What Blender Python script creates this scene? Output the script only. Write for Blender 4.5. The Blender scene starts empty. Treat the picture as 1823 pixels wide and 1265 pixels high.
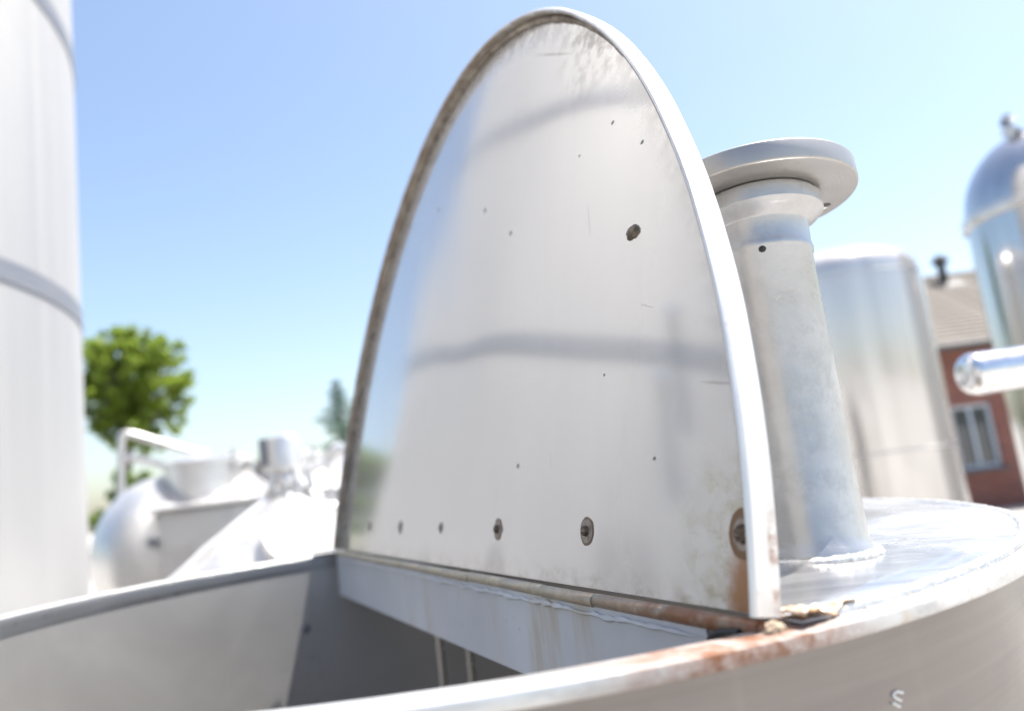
import bpy, bmesh, math, random
from math import sin, cos, pi, sqrt, radians, atan2, hypot
from mathutils import Vector, Matrix, noise

random.seed(7)
SC = bpy.context.scene
COL = SC.collection
ZC = 1.642                                   # height of the lens above the yard

# ------------------------------------------------------------------ camera
PITCH, ROLL, FPX = 0.1604, -0.1241, 1359.8
_f = Vector((0, cos(PITCH), sin(PITCH))); _u = Vector((0, -sin(PITCH), cos(PITCH))); _x = Vector((1, 0, 0))
RGT = cos(ROLL) * _x + sin(ROLL) * _u
UPV = -sin(ROLL) * _x + cos(ROLL) * _u
cam = bpy.data.cameras.new('camera')
cam.sensor_width = 36; cam.lens = 36 * FPX / 1823
cam.clip_start = 0.02; cam.clip_end = 3000
cam.dof.use_dof = True; cam.dof.focus_distance = 0.56; cam.dof.aperture_fstop = 3.2; cam.dof.aperture_blades = 7
camo = bpy.data.objects.new('camera', cam); COL.objects.link(camo)
camo.matrix_world = Matrix(((RGT.x, UPV.x, -_f.x, 0), (RGT.y, UPV.y, -_f.y, 0), (RGT.z, UPV.z, -_f.z, ZC), (0, 0, 0, 1)))
SC.camera = camo

# ------------------------------------------------------------------ sky, sun, exposure
SUN_AZ, SUN_EL = radians(18), radians(68)     # from +X towards +Y
w = bpy.data.worlds.new('World'); SC.world = w; w.use_nodes = True
nt = w.node_tree; bg = nt.nodes['Background']
sky = nt.nodes.new('ShaderNodeTexSky'); sky.sky_type = 'NISHITA'; sky.sun_disc = False
sky.sun_elevation = SUN_EL; sky.sun_rotation = pi / 2 - SUN_AZ
sky.air_density = 1.05; sky.dust_density = 2.0; sky.ozone_density = 0.3; sky.altitude = 50
nt.links.new(sky.outputs[0], bg.inputs[0]); bg.inputs[1].default_value = 0.098
sl = bpy.data.lights.new('sun', 'SUN'); sl.energy = 5.0; sl.angle = radians(0.53); sl.color = (1, 0.96, 0.9)
so = bpy.data.objects.new('sun', sl); COL.objects.link(so)
sdir = Vector((cos(SUN_AZ) * cos(SUN_EL), sin(SUN_AZ) * cos(SUN_EL), sin(SUN_EL)))
so.rotation_euler = sdir.to_track_quat('Z', 'Y').to_euler(); so.location = sdir * 30
SC.view_settings.view_transform = 'Standard'; SC.view_settings.look = 'None'
SC.view_settings.gamma = 1; SC.view_settings.use_curve_mapping = False
SC.view_settings.exposure = 1.4
SC.render.engine = 'CYCLES'
SC.cycles.use_denoising = True
SC.cycles.max_bounces = 10; SC.cycles.glossy_bounces = 6; SC.cycles.diffuse_bounces = 4

# ------------------------------------------------------------------ helpers
def at(x, y, depth):
    """Point on the sight line of photo pixel (x, y) at a forward distance in metres."""
    v = _f + (x - 911.5) / FPX * RGT + (632.5 - y) / FPX * UPV
    v = v * (depth / v.y)
    return Vector((v.x, v.y, v.z + ZC))

def obj(name, me, mat=None, parent=None, loc=None):
    o = bpy.data.objects.new(name, me); COL.objects.link(o)
    if mat and me and not me.materials: me.materials.append(mat)
    if parent: o.parent = parent
    if loc is not None: o.location = loc
    return o

def tag(o, label, cat, group=None):
    o['label'] = label; o['category'] = cat
    if group: o['group'] = group
    return o

def thing(name, label, cat, loc=(0, 0, 0), group=None):
    o = bpy.data.objects.new(name, None); COL.objects.link(o); o.location = loc
    o.empty_display_size = 0.2
    return tag(o, label, cat, group)

def finish(me, smooth=35):
    me.update()
    if smooth:
        me.polygons.foreach_set('use_smooth', [True] * len(me.polygons))
        me.set_sharp_from_angle(angle=radians(smooth))
    return me

def mesh(name, verts, faces, smooth=35):
    me = bpy.data.meshes.new(name); me.from_pydata([tuple(v) for v in verts], [], faces)
    bm = bmesh.new(); bm.from_mesh(me); bmesh.ops.recalc_face_normals(bm, faces=bm.faces); bm.to_mesh(me); bm.free()
    return finish(me, smooth)

def lathe(name, prof, seg=64, loc=(0, 0, 0), a0=0, a1=2 * pi, smooth=35):
    full = abs(a1 - a0 - 2 * pi) < 1e-6
    n = seg if full else seg + 1
    V = []; F = []
    for i in range(n):
        a = a0 + (a1 - a0) * i / seg
        for r, z in prof: V.append((loc[0] + r * cos(a), loc[1] + r * sin(a), loc[2] + z))
    m = len(prof)
    for i in range(seg):
        j = (i + 1) % n
        for k in range(m - 1):
            a, b, c, d = i * m + k, j * m + k, j * m + k + 1, i * m + k + 1
            F.append((a, b, c, d))
    me = bpy.data.meshes.new(name); me.from_pydata(V, [], F)
    bm = bmesh.new(); bm.from_mesh(me); bmesh.ops.remove_doubles(bm, verts=bm.verts, dist=1e-5)
    bmesh.ops.recalc_face_normals(bm, faces=bm.faces); bm.to_mesh(me); bm.free()
    return finish(me, smooth)

def tube(name, pts, rad, seg=14, cap=True, smooth=50):
    """Sweep of a circle along points; rad is a number or a function of the index."""
    V = []; F = []; n = len(pts); P = [Vector(p) for p in pts]; nrm = None
    for i, p in enumerate(P):
        t = (P[min(i + 1, n - 1)] - P[max(i - 1, 0)]).normalized()
        if nrm is None: nrm = t.orthogonal().normalized()
        nrm = (nrm - t * nrm.dot(t)).normalized(); b = t.cross(nrm)
        r = rad(i) if callable(rad) else rad
        for k in range(seg):
            a = 2 * pi * k / seg; V.append(p + (nrm * cos(a) + b * sin(a)) * r)
    for i in range(n - 1):
        for k in range(seg):
            F.append((i * seg + k, i * seg + (k + 1) % seg, (i + 1) * seg + (k + 1) % seg, (i + 1) * seg + k))
    if cap: F += [tuple(range(seg))[::-1], tuple(range((n - 1) * seg, n * seg))]
    return mesh(name, V, F, smooth)

def sweep(name, path, frames, prof, closed=False, smooth=35):
    """Sweep a closed profile [(a,b)] along path; frames give two unit vectors for a and b."""
    V = []; F = []; m = len(prof); n = len(path)
    for p, (ea, eb) in zip(path, frames):
        for a, b in prof: V.append(p + ea * a + eb * b)
    for i in range(n if closed else n - 1):
        j = (i + 1) % n
        for k in range(m):
            l = (k + 1) % m; F.append((i * m + k, j * m + k, j * m + l, i * m + l))
    if not closed: F += [tuple(range(m)), tuple(range((n - 1) * m, n * m))[::-1]]
    return mesh(name, V, F, smooth)

def box(name, sx, sy, sz, bev=0.0, loc=(0, 0, 0), rot=None):
    bm = bmesh.new(); bmesh.ops.create_cube(bm, size=1)
    for v in bm.verts: v.co = Vector((v.co.x * sx, v.co.y * sy, v.co.z * sz))
    if bev: bmesh.ops.bevel(bm, geom=bm.edges[:], offset=bev, segments=2, profile=0.6, affect='EDGES')
    if rot is not None: bmesh.ops.transform(bm, matrix=rot, verts=bm.verts)
    bmesh.ops.translate(bm, verts=bm.verts, vec=loc)
    me = bpy.data.meshes.new(name); bm.to_mesh(me); bm.free()
    return finish(me, 30)

def rprof(a0, a1, b0, b1, r, n=3):
    """Rounded rectangle profile."""
    out = []
    for ca, cb, s in ((a1 - r, b1 - r, 0), (a0 + r, b1 - r, 1), (a0 + r, b0 + r, 2), (a1 - r, b0 + r, 3)):
        for k in range(n + 1):
            t = (s + k / n) * pi / 2; out.append((ca + r * cos(t), cb + r * sin(t)))
    return out

# ------------------------------------------------------------------ materials
class NB:
    """Small node builder."""
    def __init__(s, name):
        s.m = bpy.data.materials.new(name); s.m.use_nodes = True; s.t = s.m.node_tree
        s.p = s.t.nodes['Principled BSDF']; s.tc = s.t.nodes.new('ShaderNodeTexCoord')
    def n(s, typ, **kw):
        o = s.t.nodes.new(typ)
        for k, v in kw.items(): setattr(o, k, v)
        return o
    def l(s, a, b): s.t.links.new(a, b)
    def put(s, sock, v):
        if isinstance(v, bpy.types.NodeSocket): s.l(v, sock)
        else: sock.default_value = v
    def math(s, op, a, b=None, clamp=False):
        o = s.n('ShaderNodeMath', operation=op, use_clamp=clamp); s.put(o.inputs[0], a)
        if b is not None: s.put(o.inputs[1], b)
        return o.outputs[0]
    def mapping(s, scale=(1, 1, 1), rot=(0, 0, 0), src='Object'):
        o = s.n('ShaderNodeMapping'); s.l(s.tc.outputs[src], o.inputs[0])
        o.inputs['Scale'].default_value = scale; o.inputs['Rotation'].default_value = rot
        return o.outputs[0]
    def noise(s, scale, detail=5, rough=0.55, vec=None, dist=0.0):
        o = s.n('ShaderNodeTexNoise'); o.inputs['Scale'].default_value = scale; o.inputs['Detail'].default_value = detail
        o.inputs['Roughness'].default_value = rough; o.inputs['Distortion'].default_value = dist
        s.l(vec if vec else s.tc.outputs['Object'], o.inputs['Vector'])
        return o.outputs[0]
    def ramp(s, v, a, b, lo=0.0, hi=1.0):
        o = s.n('ShaderNodeMapRange', clamp=True, interpolation_type='SMOOTHSTEP')
        s.put(o.inputs['Value'], v)
        for k, x in (('From Min', a), ('From Max', b), ('To Min', lo), ('To Max', hi)): s.put(o.inputs[k], x)
        return o.outputs[0]
    def mix(s, f, a, b):
        o = s.n('ShaderNodeMix', data_type='RGBA'); s.put(o.inputs[0], f)
        s.put(o.inputs[6], (*a, 1) if isinstance(a, tuple) and len(a) == 3 else a)
        s.put(o.inputs[7], (*b, 1) if isinstance(b, tuple) and len(b) == 3 else b)
        return o.outputs[2]
    def dist(s, p, scale=(1, 1, 1)):
        """Distance in object space from point p after scaling."""
        o = s.n('ShaderNodeMapping'); s.l(s.tc.outputs['Object'], o.inputs[0])
        o.inputs['Scale'].default_value = scale; o.inputs['Location'].default_value = tuple(-a * b for a, b in zip(p, scale))
        q = s.n('ShaderNodeVectorMath', operation='LENGTH'); s.l(o.outputs[0], q.inputs[0])
        return q.outputs['Value']
    def distr(s, p, ang, scale):
        a = s.n('ShaderNodeVectorMath', operation='SUBTRACT'); s.l(s.tc.outputs['Object'], a.inputs[0]); a.inputs[1].default_value = p
        m = s.n('ShaderNodeMapping'); s.l(a.outputs[0], m.inputs[0]); m.inputs['Rotation'].default_value = (0, 0, -ang)
        c = s.n('ShaderNodeVectorMath', operation='MULTIPLY'); s.l(m.outputs[0], c.inputs[0]); c.inputs[1].default_value = scale
        q = s.n('ShaderNodeVectorMath', operation='LENGTH'); s.l(c.outputs[0], q.inputs[0]); return q.outputs['Value']
    def bump(s, h, strength, dist=0.001):
        o = s.n('ShaderNodeBump'); o.inputs['Strength'].default_value = strength; o.inputs['Distance'].default_value = dist
        s.l(h, o.inputs['Height']); s.l(o.outputs[0], s.p.inputs['Normal'])
    def done(s, col=None, rough=None, metal=None, **kw):
        if col is not None: s.put(s.p.inputs['Base Color'], (*col, 1) if isinstance(col, tuple) and len(col) == 3 else col)
        if rough is not None: s.put(s.p.inputs['Roughness'], rough)
        if metal is not None: s.put(s.p.inputs['Metallic'], metal)
        for k, v in kw.items(): s.put(s.p.inputs[k], v)
        return s.m

RUST = (0.23, 0.085, 0.03); TAN = (0.36, 0.25, 0.13); GRIME = (0.10, 0.075, 0.055)

def steel(name, base=(0.62, 0.61, 0.60), rough=0.28, metal=0.92, brush=(3, 3, 160), bstr=0.10, cloud=4.0, grime=0.12,
          rvar=0.14, bdist=0.0006, dent=0.0, tone=1.0):
    b = NB(name)
    br = b.noise(1.0, 3, 0.6, b.mapping(brush))
    cl = b.noise(cloud, 6, 0.62)
    fine = b.noise(cloud * 14, 4, 0.6)
    r = b.math('ADD', b.ramp(cl, 0.3, 0.75, rough - rvar / 2, rough + rvar), b.ramp(br, 0.3, 0.7, -0.04, 0.05))
    g = b.math('MULTIPLY', b.ramp(cl, 0.52, 0.74), b.ramp(fine, 0.42, 0.66))
    g = b.math('MULTIPLY', g, grime * 4, True)
    tone = b.mix(b.ramp(br, 0.25, 0.75), tuple(c * (1 - 0.12 * tone) for c in base), tuple(min(1, c * (1 + 0.08 * tone)) for c in base))
    col = b.mix(g, tone, GRIME)
    h = b.math('ADD', b.math('MULTIPLY', br, 1.0), b.math('MULTIPLY', cl, dent))
    b.bump(h, bstr, bdist)
    return b.done(col, r, b.math('SUBTRACT', metal, b.math('MULTIPLY', g, 0.7)))

M_shell = steel('shell_steel', (0.47, 0.45, 0.435), 0.36, 0.85, brush=(2, 2, 90), bstr=0.08, cloud=5)
M_silo = steel('silo_steel', (0.41, 0.406, 0.402), 0.64, 0.75, brush=(14, 14, 0.25), bstr=0.0, cloud=0.7, grime=0.02, rvar=0.05, tone=0.2, bdist=0.0015)
M_pol = steel('polished_steel', (0.62, 0.60, 0.575), 0.17, 0.65, brush=(9, 9, 0.4), bstr=0.6, cloud=1.6, grime=0.03, rvar=0.06, bdist=0.009)
M_sat = steel('satin_steel', (0.52, 0.51, 0.50), 0.38, 0.7, brush=(6, 6, 6), cloud=3, grime=0.06)
M_bright = steel('bright_steel', (0.66, 0.65, 0.64), 0.33, 0.75, brush=(5, 5, 5), cloud=2, grime=0.03)
M_strap = steel('strap_steel', (0.21, 0.215, 0.235), 0.45, 0.6, cloud=3, grime=0.1)
M_hoop = steel('hoop_steel', (0.24, 0.245, 0.265), 0.5, 0.6, cloud=3, grime=0.05)
M_polb = steel('mirror_steel', (0.56, 0.56, 0.56), 0.13, 1.0, brush=(9, 9, 0.4), bstr=0.3, cloud=1.6, grime=0.03, rvar=0.05, bdist=0.004)
M_chrome = steel('chrome_pipe', (0.74, 0.74, 0.75), 0.12, 1.0, brush=(40, 40, 40), bstr=0.04, cloud=8, grime=0.03, rvar=0.06)
M_bar = steel('bar_steel', (0.55, 0.54, 0.52), 0.3, 0.9, brush=(30, 30, 4), cloud=12, grime=0.15)

def flat(name, col, rough=0.6, metal=0.0, var=0.25, sc=30, bstr=0.3, bd=0.002):
    b = NB(name); n = b.noise(sc, 6, 0.6)
    b.bump(n, bstr, bd)
    return b.done(b.mix(b.ramp(n, 0.3, 0.7), tuple(c * (1 - var) for c in col), tuple(min(1, c * (1 + var)) for c in col)), rough, metal)

M_black = flat('black_rubber', (0.012, 0.012, 0.013), 0.55)
M_dark = flat('dark_plastic', (0.02, 0.022, 0.027), 0.85)
M_tan = flat('corroded_scale', (0.36, 0.28, 0.20), 0.8, 0.1, 0.5, 240, 0.8)
M_chalk = flat('chalk_mark', (0.62, 0.62, 0.6), 0.9, 0, 0.1, 200)

# ------------------------------------------------------------------ ground
b = NB('concrete_yard')
n1 = b.noise(0.35, 8, 0.6); n2 = b.noise(9, 6, 0.7); n3 = b.noise(60, 3, 0.6)
c = b.mix(b.ramp(n1, 0.35, 0.7), (0.30, 0.285, 0.265), (0.42, 0.405, 0.385))
c = b.mix(b.ramp(n2, 0.45, 0.75, 0, 0.5), c, (0.23, 0.215, 0.20)); b.bump(b.math('ADD', n2, n3), 0.4, 0.01)
M_ground = b.done(c, 0.9, 0)
G = 900
ground = obj('ground', mesh('ground', [(-G, -G, 0), (G, -G, 0), (G, G, 0), (-G, G, 0)], [(0, 1, 2, 3)], 0), M_ground)
ground['kind'] = 'structure'

# ------------------------------------------------------------------ the mixing tank in front
R0 = 0.6
TC = Vector((-0.1041, 0.9622, 0)); RZ = ZC - 0.0916                 # axis and top of the rim
D = Vector((-0.4187, 0.9081, 0)).normalized(); N = Vector((0.9081, 0.4187, 0)).normalized(); Z = Vector((0, 0, 1))
HM = Vector((-0.1209, 0.9318, ZC - 0.0859))                        # middle of the hinge line
LA, LB = 0.5705, 0.6405                                            # lid half width and height
LUP = Vector((0.164, 0.0756, 0.9836)).normalized()
tank = thing('mixing_tank', 'open stainless steel mixing tank with raised half round lid and flanged pipe, nearest the camera', 'tank', (TC.x, TC.y, 0))
def T(p): return Vector(p) - Vector((TC.x, TC.y, 0))              # world -> tank space

# shell: outer skin and inner skin, floor inside
b = NB('tank_wall_steel')
br = b.noise(1, 3, 0.6, b.mapping((2.5, 2.5, 120))); cl = b.noise(4.5, 6, 0.62); fi = b.noise(70, 3, 0.6)
drip = b.noise(1, 4, 0.6, b.mapping((26, 26, 2.2)))
sp = b.math('MULTIPLY', b.ramp(cl, 0.55, 0.72), b.ramp(fi, 0.5, 0.7))
col = b.mix(b.ramp(br, 0.25, 0.75), (0.195, 0.178, 0.168), (0.225, 0.207, 0.195))
col = b.mix(b.ramp(drip, 0.6, 0.8, 0, 0.3), col, (0.36, 0.32, 0.26))
col = b.mix(b.math('MULTIPLY', sp, 0.35), col, GRIME)
b.bump(b.math('ADD', br, b.math('MULTIPLY', cl, 1.5)), 0.08, 0.0008)
M_wall = b.done(col, b.ramp(cl, 0.3, 0.75, 0.30, 0.46), 0.72)
shell = obj('shell', lathe('shell', [(0.5860, RZ - 0.005), (0.590, RZ - 0.005), (0.590, 0.02), (0.56, 0.0), (0.0, 0.0)], 160), M_wall, tank)

b = NB('liner_steel')
br = b.noise(1, 3, 0.6, b.mapping((2.0, 2.0, 60))); cl = b.noise(3.5, 6, 0.62, None, 0.5); fi = b.noise(60, 3, 0.6)
drip = b.noise(1, 4, 0.6, b.mapping((16, 16, 1.6)))
sp = b.math('MULTIPLY', b.ramp(cl, 0.55, 0.72), b.ramp(fi, 0.55, 0.72))
col = b.mix(b.ramp(cl, 0.3, 0.7), (0.375, 0.367, 0.36), (0.44, 0.43, 0.42))
col = b.mix(b.ramp(drip, 0.55, 0.8, 0, 0.35), col, (0.46, 0.41, 0.32)); col = b.mix(b.math('MULTIPLY', sp, 0.35), col, GRIME)
b.bump(b.math('ADD', br, cl), 0.05, 0.0008)
M_liner = b.done(col, b.ramp(cl, 0.3, 0.75, 0.36, 0.5), 0.45)
obj('inner_wall', lathe('inner_wall', [(0.0, 0.32), (0.40, 0.34), (0.5845, 0.46), (0.5845, RZ - 0.005), (0.5855, RZ - 0.005)], 160), M_liner, tank)

# rim ring: flat top, short inner lip
b = NB('rim_steel')
cl = b.noise(6, 6, 0.65); sc = b.noise(1, 4, 0.6, b.mapping((30, 30, 120)))
fr = b.noise(48, 7, 0.75, b.mapping((1, 2.2, 1)))
rp = T(HM - D * 0.582 - N * 0.028); rp.z = RZ
rd = b.dist(tuple(rp), (11.0, 20.0, 1.0)); rust = b.math('MULTIPLY', b.ramp(rd, 0.35, 1.25, 1, 0), b.ramp(fr, 0.22, 0.62))
spk = b.math('MULTIPLY', b.ramp(cl, 0.5, 0.68), b.ramp(fr, 0.5, 0.66))
col = b.mix(b.ramp(sc, 0.3, 0.7), (0.48, 0.475, 0.465), (0.64, 0.635, 0.62))
ln = b.noise(1, 5, 0.7, b.mapping((7, 60, 60), (0, 0, -0.1))); col = b.mix(b.ramp(ln, 0.48, 0.70, 0, 0.55), col, (0.30, 0.29, 0.28)); col = b.mix(b.math('MULTIPLY', spk, 0.55), col, TAN); col = b.mix(rust, col, (0.17, 0.068, 0.028))
b.bump(b.math('ADD', sc, fr), 0.25, 0.0008)
M_rim = b.done(col, b.ramp(cl, 0.3, 0.7, 0.3, 0.5), b.math('SUBTRACT', 0.6, b.math('MULTIPLY', b.math('MAXIMUM', rust, b.math('MULTIPLY', spk, 0.5)), 0.8)))
prof = [(0.5843, RZ - 0.0030), (0.5840, RZ - 0.0026), (0.5844, RZ - 0.0012), (0.5860, RZ), (0.6088, RZ), (0.6102, RZ - 0.0006), (0.6108, RZ - 0.0020), (0.6108, RZ - 0.0074), (0.6100, RZ - 0.0084), (0.5910, RZ - 0.0084),
        (0.5910, RZ - 0.0035), (0.5846, RZ - 0.0035), (0.5843, RZ - 0.0030)]
rim = obj('rim', lathe('rim', prof, 220), M_rim, tank)

obj('rim_lip', lathe('rim_lip', [(0.5843, RZ - 0.027), (0.5841, RZ - 0.0265), (0.5840, RZ - 0.004), (0.5844, RZ - 0.0036)], 220), steel('lip_steel', (0.42, 0.43, 0.45), 0.35, 0.7, brush=(3, 3, 200), cloud=7, grime=0.12), tank)

# fixed half cover, very slightly domed, beyond the hinge line
b = NB('cover_steel')
cl = b.noise(5, 7, 0.65, None, 0.6); br = b.noise(1, 4, 0.6, b.mapping((5, 60, 20), (0, 0, 0.45))); fi = b.noise(60, 4, 0.7)
spk = b.math('MULTIPLY', b.ramp(cl, 0.5, 0.66), b.ramp(fi, 0.45, 0.62))
col = b.mix(b.ramp(br, 0.3, 0.7), (0.40, 0.40, 0.41), (0.60, 0.595, 0.59)); col = b.mix(b.math('MULTIPLY', spk, 0.5), col, (0.28, 0.25, 0.22))
b.bump(b.math('ADD', br, b.math('MULTIPLY', cl, 3)), 0.30, 0.0012)
M_cover = b.done(col, b.ramp(cl, 0.3, 0.7, 0.18, 0.40), 0.85)
Nr, Na = 16, 96; V = []; F = []
hm2 = Vector((HM.x, HM.y, 0)) + N * 0.012
for i in range(Nr + 1):
    for j in range(Na + 1):
        th = pi * j / Na; e = D * cos(th) + N * sin(th)
        q = hm2 - TC; bq = q.dot(e); L = -bq + sqrt(bq * bq - (q.dot(q) - 0.597 ** 2))
        p = hm2 + e * (L * i / Nr); rr = (p - TC).length / R0
        zz = RZ + 0.0022 + 0.020 * (1 - rr * rr) * (0.25 + 0.75 * min(1, (p - hm2).dot(N) / 0.1)) + 0.0012 * noise.noise(p * 7)
        V.append(T((p.x, p.y, zz)))
for i in range(Nr):
    for j in range(Na):
        a = i * (Na + 1) + j; F.append((a, a + 1, a + Na + 2, a + Na + 1))
cov = obj('cover', mesh('cover', V, F, 60), M_cover, tank)
sol = cov.modifiers.new('s', 'SOLIDIFY'); sol.thickness = 0.002; sol.offset = -1

# ripple weld bead where the cover meets the rim
b = NB('weld_metal'); fr = b.noise(120, 5, 0.7); cl = b.noise(14, 4, 0.6)
col = b.mix(b.ramp(fr, 0.35, 0.65), (0.52, 0.50, 0.47), (0.72, 0.71, 0.69)); col = b.mix(b.ramp(cl, 0.55, 0.75, 0, 0.6), col, (0.33, 0.24, 0.14)); b.bump(fr, 0.5, 0.001)
M_weld = b.done(col, 0.38, 0.75)
pts = []; a_n = atan2(*(-D * 0.6 - N * 0.02).yx); a_f = atan2(*(D * 0.6).yx)
for i in range(700):
    a = a_n + 0.03 + (a_f - a_n - 0.06) * i / 699
    r = 0.5925 + 0.0008 * noise.noise(Vector((i * 0.2, 0, 0)))
    pts.append((r * cos(a), r * sin(a), RZ + 0.0012))
obj('weld_bead', tube('weld_bead', pts, lambda i: 0.0036 + 0.0009 * abs(sin(i * 0.9)) + 0.0010 * noise.noise(Vector((i * 0.35, 3, 0))), 8), M_weld, tank)

# cross beam plate under the hinge line
b = NB('beam_steel')
st = b.noise(1, 4, 0.6, b.mapping((22, 22, 4))); cl = b.noise(5, 5, 0.6); fi = b.noise(90, 4, 0.7)
yel = b.math('MULTIPLY', b.ramp(st, 0.46, 0.74), b.ramp(cl, 0.42, 0.62))
col = b.mix(b.ramp(cl, 0.3, 0.7), (0.50, 0.51, 0.54), (0.60, 0.61, 0.63)); col = b.mix(b.math('MULTIPLY', yel, 0.7), col, (0.40, 0.30, 0.14))
col = b.mix(b.ramp(fi, 0.66, 0.74, 0, 0.4), col, GRIME); b.bump(fi, 0.12, 0.0006)
M_beam = b.done(col, b.ramp(cl, 0.3, 0.7, 0.36, 0.5), 0.35)
def hp(u, wv, z): return T(Vector((HM.x, HM.y, 0)) + D * u + N * wv + Z * z)      # hinge-line frame
zt, zb = RZ - 0.002, RZ - 0.072
prof = [(-0.010, zb - 0.002), (-0.010, zb + 0.0), (-0.0085, zb + 0.003), (-0.0085, zt), (-0.006, zt), (-0.006, zb + 0.0012), (0.022, zb + 0.0012), (0.022, zb - 0.002)]
us = [-0.522 + 1.092 * i / 40 for i in range(41)]
obj('cross_beam', sweep('cross_beam', [hp(u, 0, 0) for u in us], [(N, Z)] * len(us), prof), M_beam, tank)
pts = [hp(-0.518 + 1.05 * i / 420, -0.0095 + 0.0012 * noise.noise(Vector((i * 0.11, 5, 0))), RZ - 0.009 - 0.0035 * abs(noise.noise(Vector((i * 0.06, 0, 2))))) for i in range(421)]
obj('beam_weld', tube('beam_weld', pts, lambda i: (0.0012 + 0.0026 * abs(noise.noise(Vector((i * 0.13, 9, 0))))) * min(1, (i + 2) / 12, (422 - i) / 12), 7), M_beam, tank)

# hinge: rod with knuckles
b = NB('hinge_metal'); b.tc.object = tank
fr = b.noise(26, 5, 0.65); fi = b.noise(150, 4, 0.7); cl = b.noise(5, 3, 0.5)
nearm = b.ramp(b.dist(tuple(hp(-0.56, 0, RZ))), 0.04, 0.24, 1, 0)
rs = b.math('MULTIPLY', b.ramp(fr, 0.22, 0.50), nearm)
col = b.mix(b.ramp(fi, 0.3, 0.7), (0.42, 0.37, 0.29), (0.54, 0.49, 0.40)); col = b.mix(rs, col, RUST); col = b.mix(b.ramp(fi, 0.62, 0.75, 0, 0.6), col, GRIME)
b.bump(b.math('ADD', fr, fi), 0.35, 0.0008)
M_hinge = b.done(col, b.ramp(fr, 0.3, 0.7, 0.34, 0.6), b.math('SUBTRACT', 0.8, b.math('MULTIPLY', rs, 0.7)))
HZ = HM.z - 0.0062; HW = -0.006
hinge = obj('hinge', tube('hinge', [hp(-0.572, HW, HZ), hp(-0.57, HW, HZ), hp(0.565, HW, HZ), hp(0.568, HW, HZ)], lambda i: 0.003 if i in (0, 3) else 0.0040, 14), M_hinge, tank)
L = 1.128 / 13
km = None
for i in range(13):
    u0 = -0.567 + i * L
    P = [Vector((0, 0, 0.0001)), Vector((0, 0, 0.0004)), Vector((0, 0, L - 0.0005)), Vector((0, 0, L - 0.0002))]
    if km is None: km = tube('hinge_knuckle', P, lambda i: 0.0048 if i in (0, 3) else 0.0050, 14)
    k = obj('hinge_knuckle', km, M_hinge, hinge)
    k.matrix_local = Matrix.Translation(hp(u0, HW + 0.0004 * sin(i * 2.1), HZ + 0.0003 * cos(i * 1.7))) @ D.to_track_quat('Z', 'Y').to_matrix().to_4x4()
    
# knob of scale at the near end of the hinge
bm = bmesh.new(); bmesh.ops.create_icosphere(bm, subdivisions=4, radius=1)
for v in bm.verts:
    k = 1 + 0.28 * noise.noise(v.co * 1.9) + 0.14 * noise.noise(v.co * 5)
    v.co = hp(-0.576, HW, HZ) + (D * v.co.x * 0.0035 + N * v.co.y * 0.0066 + Z * v.co.z * 0.0062) * k
me = bpy.data.meshes.new('end_scale'); bm.to_mesh(me); bm.free()
obj('end_scale', finish(me, 60), M_tan, hinge)

# the loose corroded sheet lip beside the hinge end, and the torn rubber seal
V = []; F = []; nu, nv = 34, 8
for i in range(nu + 1):
    for j in range(nv + 1):
        s, t = i / nu, j / nv
        wv = 0.006 + 0.050 * s; t = t * (1 - 0.75 * s * s)
        u = -0.585 + 0.012 * s + 0.024 * t * (1 - 0.35 * s) + 0.0025 * noise.noise(Vector((s * 7, t * 2, 1))) * (1 - t)
        z = RZ + 0.0075 + 0.0025 * sin(s * 9) * (1 - t) + 0.0022 * noise.noise(Vector((s * 8, t * 3, 0))) - 0.0035 * s
        V.append(hp(u, wv, z))
for i in range(nu):
    for j in range(nv):
        a = i * (nv + 1) + j; F.append((a, a + 1, a + nv + 2, a + nv + 1))
b = NB('corroded_sheet'); fr = b.noise(60, 6, 0.7); fi = b.noise(220, 3, 0.6)
col = b.mix(b.ramp(fr, 0.36, 0.6), (0.66, 0.62, 0.56), (0.34, 0.20, 0.10)); b.bump(fi, 0.6, 0.001)
M_lip = b.done(col, 0.55, 0.45)
o = obj('sheet_lip', mesh('sheet_lip', V, F, 60), M_lip, tank); m = o.modifiers.new('s', 'SOLIDIFY'); m.thickness = 0.0014
sp_ = [hp(-0.528, -0.013, RZ - 0.040), hp(-0.528, -0.014, RZ - 0.024), hp(-0.530, -0.014, RZ - 0.012), hp(-0.536, -0.014, RZ - 0.0055), hp(-0.545, -0.013, RZ - 0.003), hp(-0.556, -0.012, RZ - 0.002)]
def smoothpts(P, k=6):
    out = []
    n = len(P)
    for i in range(n - 1):
        p0, p1, p2, p3 = P[max(i - 1, 0)], P[i], P[i + 1], P[min(i + 2, n - 1)]
        for j in range(k):
            t = j / k
            out.append(0.5 * ((2 * p1) + (p2 - p0) * t + (2 * p0 - 5 * p1 + 4 * p2 - p3) * t * t + (3 * p1 - p0 - 3 * p2 + p3) * t ** 3))
    out.append(P[-1]); return out
obj('rubber_seal', tube('rubber_seal', smoothpts(sp_), 0.0026, 10), M_black, tank)
obj('hinge_block', box('hinge_block', 0.022, 0.012, 0.020, 0.001, hp(-0.556, -0.006, RZ - 0.014), Matrix.Rotation(atan2(D.y, D.x), 4, 'Z')), M_hinge, tank)

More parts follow.
